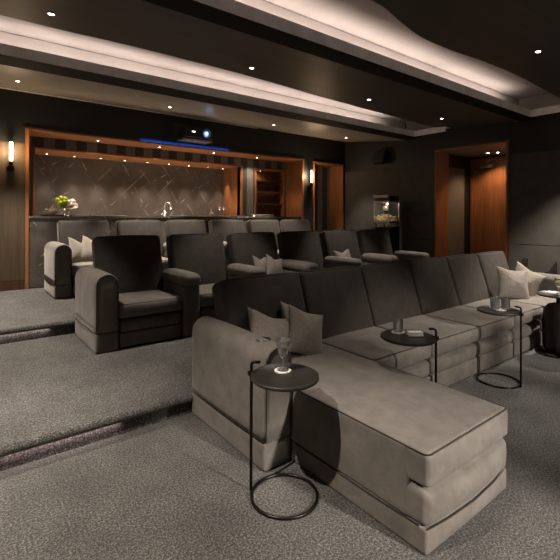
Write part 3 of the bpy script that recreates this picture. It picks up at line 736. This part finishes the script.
# ---- cinema armchair, local frame: origin = left front corner of the arm at floor level
PITCH = 0.90
def make_chair(root, end_arm, far_arm):
    AW = 0.215
    def L(name, bm, mt, par=root): 
        o = link(name, bm, mt, par, rel=False); return o
    if end_arm:
        a = L('arm', arch_arm(bmesh.new(), -0.012, AW, 0, 0.88, 0.20, 0.77), VELVET)
        L('arm_piping', arch_pipe(-0.012, AW, 0.0, 0.21, 0.77), PIPE, a)
        L('arm_band', band(bmesh.new(), -0.008, AW - 0.004, 0.004, 0.875, 0.004, 0.196, 0.02), VELVET, a)
    else:
        inner_arm(L, 0.0)
    sx0, sx1 = AW + 0.004, PITCH - 0.002
    s = L('seat', seat_cushion(bmesh.new(), sx0, sx1, 0.01, 0.66, 0.308, 0.455, 0.028, (0, 0.018, 0.015)), VELVET)
    L('seat_piping', rect_pipe(sx0 + 0.006, sx1 - 0.006, 0.016, 0.655, 0.446, 0.03, 0.004), PIPE, s)
    fr = bmesh.new(); rbox(fr, ((sx0+sx1)/2, 0.10, 0.228), ((sx1-sx0)/2 - 0.016, 0.08, 0.064), 0.034, (0, 0.020, 0), 8, 3)
    f = L('footrest', fr, VELVET)
    L('footrest_skirt', band(bmesh.new(), sx0 + 0.010, sx1 - 0.010, 0.024, 0.18, 0.015, 0.160, 0.012), VELVET, f)
    L('seat_base', box(sx0, sx1, 0.08, 0.72, 0.01, 0.30), PIPE)
    b_ = L('backrest', back_cushion(bmesh.new(), 0.170, 0.940, 0.585, 0.42, 0.715, 0.17, radians(15)), VSHADE)
    L('backrest_piping', back_pipe(0.170, 0.940, 0.585, 0.42, 0.715, 0.17, radians(15)), VSHADE, b_)
    L('back_panel', rbox(bmesh.new(), (0.555, 0.775, 0.225), (0.355, 0.055, 0.215), 0.02, (0, 0, 0), 4, 2), VSHADE)
    if far_arm: inner_arm(L, PITCH)
def inner_arm(L, x):
    a = L('arm', rbox(bmesh.new(), (x + 0.1075, 0.312, 0.285), (0.098, 0.302, 0.278), 0.02, (0.003, 0.003, 0), 5, 3), VELVET)
    bm = bmesh.new()
    rbox(bm, (x + 0.1075, 0.308, 0.63), (0.109, 0.328, 0.068), 0.060, (0.002, 0.0, 0.008), 8, 6)
    L('arm_pad', bm, VELVET, a)
ords = ['first', 'second', 'third', 'fourth', 'fifth', 'sixth']
def chair_row(x, y, z, rowname, labels, group):
    roots = []
    protos = {}
    for i in range(6):
        kind = 0 if i == 0 else (2 if i == 5 else 1)
        if kind not in protos:
            t = thing('armchair', (0, 0, 0), labels[i], 'armchair', group)
            make_chair(t, kind == 0, kind == 2); protos[kind] = t; index_kids()
        else: t = copy_tree(protos[kind])
        t.location = (x + i * PITCH, y, z); t['_o'] = tuple(t.location); t['label'] = labels[i]
        roots.append(t)
    return roots
mid_labels = ['dark velvet armchair with a broad arched arm at the left end of the middle row',
              'dark velvet armchair just right of the one with the broad arched arm, middle row',
              'dark velvet armchair with two small cushions, behind the near sofa back',
              'dark velvet armchair in the middle row, fourth from its left end, with an empty seat',
              'dark velvet armchair in the middle row holding a single pale cushion in front of it',
              'dark velvet armchair ending the middle row, in front of the popcorn machine']
rear_labels = ['velvet armchair at the left end of the rear row, holding two pale cushions',
               'second armchair from the left in the rear row, without a cushion',
               'velvet armchair in the rear row, in front of the bar tap',
               'velvet armchair in the rear row, in front of the tray with decanter and glasses',
               'velvet armchair in the rear row, in front of the round silver serving tray',
               'velvet armchair at the right end of the rear row, before the right walnut jamb']
chair_row(1.09, 4.28, T1, 'middle', mid_labels, 'armchairs in the middle row')
chair_row(1.13, 6.58, T2, 'rear', rear_labels, 'armchairs in the rear row')

# ================================================================== SOFA
sofa = thing('sectional_sofa', (3.9, 2.2, 0.0), 'long taupe velvet sectional sofa with a chaise at each end, in the front row', 'sofa')
def sl(name, bm, mt, par=None, smooth=True):
    par = par or sofa
    o = link(name, bm, mt, None, smooth)
    o.data.transform(Matrix.Translation((-3.9, -2.2, 0))); o.parent = par
    return o
# arms
def sofa_arm(x0, x1, label):
    a = sl('arm', arch_arm(bmesh.new(), x0, x1, 1.975, 2.93, 0.172, 0.725, 0.03), VELVET)
    sl('arm_piping', arch_pipe(x0, x1, 1.974, 0.18, 0.725), PIPE, a)
    sl('arm_band', band(bmesh.new(), x0 + 0.003, x1 - 0.003, 1.98, 2.925, 0.003, 0.168, 0.018), VELVET, a)
    return a
la = sofa_arm(1.425, 1.632, '')
bm = bmesh.new(); lathe(bm, [(0.003, 0), (0.038, 0), (0.042, 0.006), (0.047, 0.006), (0.047, -0.02), (0.003, -0.02)], (1.535, 2.14, 0.722), 28); sl('cup_holder', bm, BLACKPLASTIC, la)
raa = sofa_arm(6.25, 6.455, '')
# chaises
def chaise(x0, x1, yf):
    cx, hw = (x0+x1)/2, (x1-x0)/2
    c = sl('chaise', rbox(bmesh.new(), (cx, (yf+2.68)/2 + 0.05, 0.286), (hw, (2.58-yf)/2, 0.166), 0.020, (0.006, 0.0, 0.010), 14, 4), VELVET)
    sl('chaise_piping', rect_pipe(x0 + 0.005, x1 - 0.005, yf + 0.002, 2.655, 0.446, 0.03, 0.004), PIPE, c)
    sl('front_cushion', rbox(bmesh.new(), (cx, yf + 0.115, 0.374), (hw - 0.0015, 0.117, 0.0775), 0.024, (0, 0.022, 0.004), 12, 4), VELVET, c)
    sl('front_panel', rbox(bmesh.new(), (cx, yf + 0.125, 0.200), (hw - 0.0015, 0.122, 0.084), 0.034, (0, 0.040, 0), 12, 4), VELVET, c)
    sl('chaise_base', rbox(bmesh.new(), (cx, (yf+2.70)/2 + 0.002, 0.060), (hw - 0.003, (2.69-yf)/2, 0.058), 0.012, (0.002, 0.022, 0), 14, 3), VELVET, c)
    return c
c1 = chaise(1.640, 2.415, 1.052)
# flat side panel joining cushion and body on the left side of the near chaise
sl('side_seam', tube(bmesh.new(), [(1.645, 1.10, 0.118), (1.640, 1.35, 0.118), (1.640, 1.96, 0.118)], 0.004, 6), PIPE, c1)
sl('front_seam', tube(bmesh.new(), [(1.65, 1.062, 0.118), (1.80, 1.048, 0.112), (2.02, 1.040, 0.108), (2.24, 1.048, 0.112), (2.385, 1.062, 0.118)], 0.004, 6), PIPE, c1)
c2 = chaise(5.49, 6.245, 1.06)
# upright seats between the chaises
XS = [2.42, 3.185, 3.965, 4.725, 5.485]
for i in range(4):
    x0, x1 = XS[i] + 0.004, XS[i+1] - 0.004
    s = sl('seat', seat_cushion(bmesh.new(), x0, x1, 2.0, 2.66, 0.310, 0.452, 0.030, (0, 0.026, 0.014)), VELVET)
    sl('seat_piping', rect_pipe(x0 + 0.006, x1 - 0.006, 2.004, 2.655, 0.444, 0.03, 0.004), PIPE, s)
    f = sl('footrest', rbox(bmesh.new(), ((x0+x1)/2, 2.095, 0.221), ((x1-x0)/2 - 0.010, 0.085, 0.066), 0.034, (0, 0.030, 0), 10, 4), VELVET)
    sl('footrest_skirt', rbox(bmesh.new(), ((x0+x1)/2, 2.095, 0.080), ((x1-x0)/2 - 0.012, 0.088, 0.076), 0.012, (0, 0.010, 0), 8, 3), VELVET, f)
    sl('seat_base', box(x0, x1, 2.14, 2.7, 0.005, 0.310), PIPE)
# backs
XB = [1.60, 2.385, 3.175, 3.955, 4.72, 5.46, 6.22]
for i in range(6):
    x0, x1 = XB[i] + 0.004, XB[i+1] - 0.004
    b_ = sl('back_cushion', back_cushion(bmesh.new(), x0, x1, 2.585, 0.42, 0.63, 0.20, radians(18), 0.022), VSHADE)
    sl('cushion_piping', back_pipe(x0, x1, 2.585, 0.42, 0.63, 0.20, radians(18), 0.004), VSHADE, b_)
sl('back_frame', rbox(bmesh.new(), (3.92, 2.865, 0.25), (2.28, 0.045, 0.24), 0.02, (0, 0, 0), 6, 2), VSHADE)

# ================================================================== CUSHIONS
def pillow(name, loc, rot, s, th, mt, label, group=None, chop=0.10, seed=0):
    """Square throw pillow standing on an edge: local X = width, Z = height, Y = thickness."""
    bm = bmesh.new(); N = 22; hx = s / 2; hz = s / 2; rn = random.Random(seed)
    ph = [rn.uniform(0, 6) for _ in range(4)]
    def P(u, v, side):
        x = hx * u * (1 - 0.10 * (1 - v*v)); z = hz * v * (1 - 0.09 * (1 - u*u))
        if v > 0: z -= chop * s * math.exp(-(u / 0.42) ** 2) * v ** 2
        t = th / 2 * (max(0, 1 - abs(u)**2.3) ** 0.62) * (max(0, 1 - abs(v)**2.3) ** 0.62)
        t *= 1 + 0.10 * sin(4*u + ph[0]) * sin(3*v + ph[1])
        if v > 0: t *= 1 - 0.25 * math.exp(-(u / 0.3) ** 2) * v
        bend = 0.03 * s * (u*u + v*v)
        return (x, side * t + bend * 0, z)
    grid = {}
    for side in (-1, 1):
        for i in range(N + 1):
            for j in range(N + 1):
                u = -1 + 2*i/N; v = -1 + 2*j/N
                u = sin(u*pi/2) * 0.35 + u * 0.65; v = sin(v*pi/2) * 0.35 + v * 0.65
                edge = i in (0, N) or j in (0, N)
                if edge and side == 1: grid[(1, i, j)] = grid[(-1, i, j)]
                else: grid[(side, i, j)] = bm.verts.new(P(u, v, side))
        for i in range(N):
            for j in range(N):
                q = [grid[(side, i, j)], grid[(side, i+1, j)], grid[(side, i+1, j+1)], grid[(side, i, j+1)]]
                bm.faces.new(q if side < 0 else q[::-1])
    o = link(name, bm, mt, None); o.location = loc; o.rotation_euler = tuple(radians(a) for a in rot)
    tag(o, label, 'cushion', group); return o
GP = 'throw cushions on the near end of the sofa'
pillow('throw_cushion', (1.87, 2.64, 0.625), (-20, 14, 30), 0.34, 0.11, LINEN2, 'grey cushion behind the left pair on the near sofa end, only its corner showing', GP, chop=0.03, seed=1)
pillow('throw_cushion', (1.84, 2.47, 0.60), (-28, 18, -14), 0.37, 0.14, LINEN, 'pale cushion at the front of the left pair, leaning beside the sofa arm', GP, chop=0.04, seed=2)
pillow('throw_cushion', (2.19, 2.64, 0.625), (-20, 14, 26), 0.34, 0.11, LINEN, 'pale cushion behind the right pair on the near sofa end, only its top showing', GP, chop=0.03, seed=3)
pillow('throw_cushion', (2.13, 2.42, 0.605), (-24, 21, -6), 0.36, 0.14, LINEN2, 'grey cushion at the front of the right pair, standing on the near chaise', GP, chop=0.02, seed=4)
GR = 'throw cushions on the far end of the sofa'
pillow('throw_cushion', (5.67, 2.42, 0.635), (-22, 8, -38), 0.42, 0.15, LINEN2, 'grey cushion in front at the far right end of the sofa', GR, chop=0.05, seed=5)
pillow('throw_cushion', (5.98, 2.40, 0.64), (-20, 30, -52), 0.40, 0.12, LINEN, 'pale cushion tilted behind its grey neighbour against the far sofa arm', GR, chop=0.03, seed=6)
GM = 'throw cushions on the middle row'
pillow('throw_cushion', (3.40, 4.80, 0.765), (-18, 8, 20), 0.34, 0.11, LINEN2, 'left of the two small grey cushions above the near sofa back', GM, seed=7)
pillow('throw_cushion', (3.56, 4.70, 0.765), (-18, 16, 8), 0.34, 0.11, LINEN2, 'right of the two small grey cushions above the near sofa back', GM, seed=8)
pillow('throw_cushion', (4.98, 4.72, 0.78), (-18, -4, 0), 0.36, 0.12, LINEN2, 'single pale cushion standing above the sofa back in the middle row', GM, seed=9)
GB = 'throw cushions on the rear row'
pillow('throw_cushion', (1.55, 7.02, 0.93), (-18, 12, 12), 0.40, 0.13, LINEN, 'back cushion of the pale pair on the left end armchair, rear row', GB, seed=10)
pillow('throw_cushion', (1.72, 6.98, 0.94), (-18, 16, -8), 0.40, 0.13, LINEN, 'front cushion of the pale pair on the left end armchair, rear row', GB, seed=11)

# ================================================================== SIDE TABLES
def side_table(cx, cy, pole_ang, label, group='round black side tables along the sofa', r=0.182, h=0.65):
    t = thing('side_table', (cx, cy, 0), label, 'side table', group)
    bm = bmesh.new(); lathe(bm, [(0.003, 0), (r - 0.004, 0), (r, 0.004), (r, 0.018), (r - 0.006, 0.020), (r - 0.009, 0.014), (0.003, 0.014)], (0, 0, h - 0.018), 48)
    link('table_top', bm, TABLETOP, t, rel=False)
    bm = bmesh.new(); rr = r - 0.006
    tube(bm, [(rr*cos(a), rr*sin(a), 0.009) for a in [2*pi*k/48 for k in range(48)]], 0.0085, 8, True); link('base_ring', bm, BLACKMETAL, t, rel=False)
    d = Vector((cos(pole_ang), sin(pole_ang), 0)); rp = r + 0.006
    bm = bmesh.new(); pts = [d*rp + Vector((0, 0, 0.006)), d*rp + Vector((0, 0, h*0.5)), d*rp + Vector((0, 0, h + 0.035)), d*(rp - 0.004) + Vector((0, 0, h + 0.048)), d*(rp - 0.02) + Vector((0, 0, h + 0.054)), d*(rp - 0.05) + Vector((0, 0, h + 0.054))]
    tube(bm, pts, 0.0085, 8); link('pole', bm, BLACKMETAL, t, rel=False)
    bm = bmesh.new(); rbox(bm, d*(rp + 0.0) + Vector((0, 0, h - 0.009)), (0.016, 0.016, 0.012), 0.004, (0, 0, 0), 2, 2); link('clamp', bm, BLACKMETAL, t, rel=False)
    return t
side_table(1.40, 1.755, radians(128), 'round black side table beside the near chaise, bearing a stemmed glass')
side_table(2.545, 1.795, radians(-41), 'round black side table behind the near chaise, bearing a tumbler and a folded napkin', r=0.19)
side_table(3.925, 1.80, radians(-88), 'round black side table before the far seats, bearing two cut glass tumblers')
TT = 0.6465
def coaster(x, y, label, r=0.046):
    bm = bmesh.new(); lathe(bm, [(0.003, 0), (r, 0), (r, 0.006), (r*0.9, 0.008), (0.003, 0.008)], (0, 0, 0), 32)
    o = link('coaster', bm, COASTER, None); o.location = (x, y, TT); tag(o, label, 'coaster', 'pale stone coasters'); return o
coaster(1.43, 1.81, 'pale round coaster under the stemmed glass on the near side table')
coaster(2.575, 1.90, 'pale round coaster under the tumbler on the second side table')
coaster(3.95, 1.80, 'pale round coaster under the pair of tumblers', 0.055)
coaster(5.27, 1.775, 'pale round coaster under the glass at the right edge of the photo')
def martini(x, y, label, h=0.165, r=0.043):
    t = thing('stemmed_glass', (x, y, TT + 0.0085), label, 'glass', 'stemmed glasses on side tables')
    bm = bmesh.new(); lathe(bm, [(0.002, 0), (0.032, 0), (0.032, 0.002), (0.006, 0.006), (0.0035, 0.012), (0.0035, 0.045), (0.012, 0.060), (r*0.62, 0.085), (r*0.72, 0.125), (r, h), (r - 0.0018, h), (r*0.66, 0.125), (r*0.56, 0.088), (0.006, 0.064), (0.001, 0.062)], (0, 0, 0), 32)
    link('glass', bm, GLASS, t, rel=False)
    bm = bmesh.new(); lathe(bm, [(0.001, 0.120), (r*0.50, 0.122), (r*0.66, 0.140), (0.001, 0.142)], (0, 0, 0), 24); link('drink', bm, AMBER, t, rel=False)
    return t
martini(1.43, 1.81, 'stemmed glass with a pale drink on the near side table')
martini(5.27, 1.775, 'stemmed glass on the drum table at the right edge of the photo')
def tumbler(x, y, label, z=TT + 0.0085, h=0.085, r=0.036, mt=GLASS, facets=0):
    t = thing('tumbler', (x, y, z), label, 'glass', 'tumblers on side tables')
    n = 32; bm = bmesh.new(); lathe(bm, [(0.002, 0), (r*0.92, 0), (r*0.95, 0.004), (r, h), (r - 0.003, h), (r*0.88, 0.014), (0.002, 0.014)], (0, 0, 0), n)
    if facets:
        for v in bm.verts:
            a = atan2(v.co.y, v.co.x); d = sqrt(v.co.x**2 + v.co.y**2)
            if d > r*0.93 and 0.006 < v.co.z + 1 : 
                k = 1 - 0.06 * (0.5 + 0.5*cos(facets*a)); v.co.x *= k; v.co.y *= k
    link('glass', bm, mt, t, rel=False); return t
tumbler(2.575, 1.90, 'clear low tumbler standing on a coaster on the second side table')
tumbler(3.925, 1.835, 'cut glass tumbler, the left one of the pair on the third side table', h=0.10, r=0.040, mt=SPARK, facets=8)
tumbler(3.98, 1.765, 'cut glass tumbler, the right one of the pair on the third side table', h=0.095, r=0.038, mt=SPARK, facets=8)
bm = bmesh.new(); rbox(bm, (0, 0, 0), (0.055, 0.026, 0.008), 0.007, (0, 0, 0.002), 4, 3); rbox(bm, (0.002, 0.002, 0.0155), (0.052, 0.024, 0.007), 0.006, (0, 0, 0.002), 4, 3)
o = link('folded_napkin', bm, WHITE, None); o.location = (2.60, 1.775, TT + 0.0085); o.rotation_euler = (0, 0, radians(-38)); tag(o, 'rolled white napkin lying beside the tumbler', 'napkin')

# drum pedestal table
pf = thing('drum_table', (5.25, 1.77, 0), 'round dark drum pedestal table at the right edge, bearing a stemmed glass', 'side table')
bm = bmesh.new(); lathe(bm, [(0.003, 0.004), (0.215, 0.004), (0.22, 0.012), (0.215, 0.022), (0.10, 0.035), (0.003, 0.035)], (0, 0, 0), 48); link('base_disc', bm, plain('dark_bronze', (0.12, 0.09, 0.06), 0.25, 1.0), pf, rel=False)
bm = bmesh.new(); lathe(bm, [(0.003, 0.03), (0.125, 0.03), (0.138, 0.05), (0.150, 0.15), (0.154, 0.30), (0.150, 0.42), (0.135, 0.49), (0.10, 0.535), (0.05, 0.55), (0.003, 0.552)], (0, 0, 0), 48); link('drum', bm, BLACKLEATHER, pf, rel=False)
bm = bmesh.new(); lathe(bm, [(0.02, 0.545), (0.02, 0.632)], (0, 0, 0), 16); link('stem', bm, BLACKMETAL, pf, rel=False)
bm = bmesh.new(); lathe(bm, [(0.003, 0), (0.201, 0), (0.205, 0.004), (0.205, 0.018), (0.199, 0.020), (0.196, 0.014), (0.003, 0.014)], (0, 0, 0.632), 48); link('table_top', bm, TABLETOP, pf, rel=False)
# black lounge chair glimpsed behind the far sofa arm
lc = thing('folding_chair', (7.95, 3.0, 0), 'black angular chair glimpsed behind the far sofa arm', 'chair')
bm = bmesh.new(); prism(bm, [(7.62, 0.60), (7.95, 0.73), (8.00, 0.75), (8.02, 0.60), (8.02, 0.40), (7.62, 0.40)], 'Y', 2.72, 2.76); link('side_panel', bm, BLACKLEATHER, lc, smooth=False)
link('seat', box(7.62, 8.05, 2.55, 3.25, 0.38, 0.46, 0.02), BLACKLEATHER, lc, smooth=False)
bm = bmesh.new(); prism(bm, [(7.98, 0.40), (8.06, 0.40), (8.09, 0.76), (8.04, 0.76)], 'Y', 3.20, 3.28); link('side_post', bm, BLACKLEATHER, lc, smooth=False)
for sx in (7.66, 8.0):
    for sy in (2.6, 3.2): link('leg', box(sx, sx + 0.03, sy - 0.015, sy + 0.015, 0.0, 0.38), BLACKLEATHER, lc, smooth=False)

for o in bpy.data.objects:
    if '_o' in o: del o['_o']
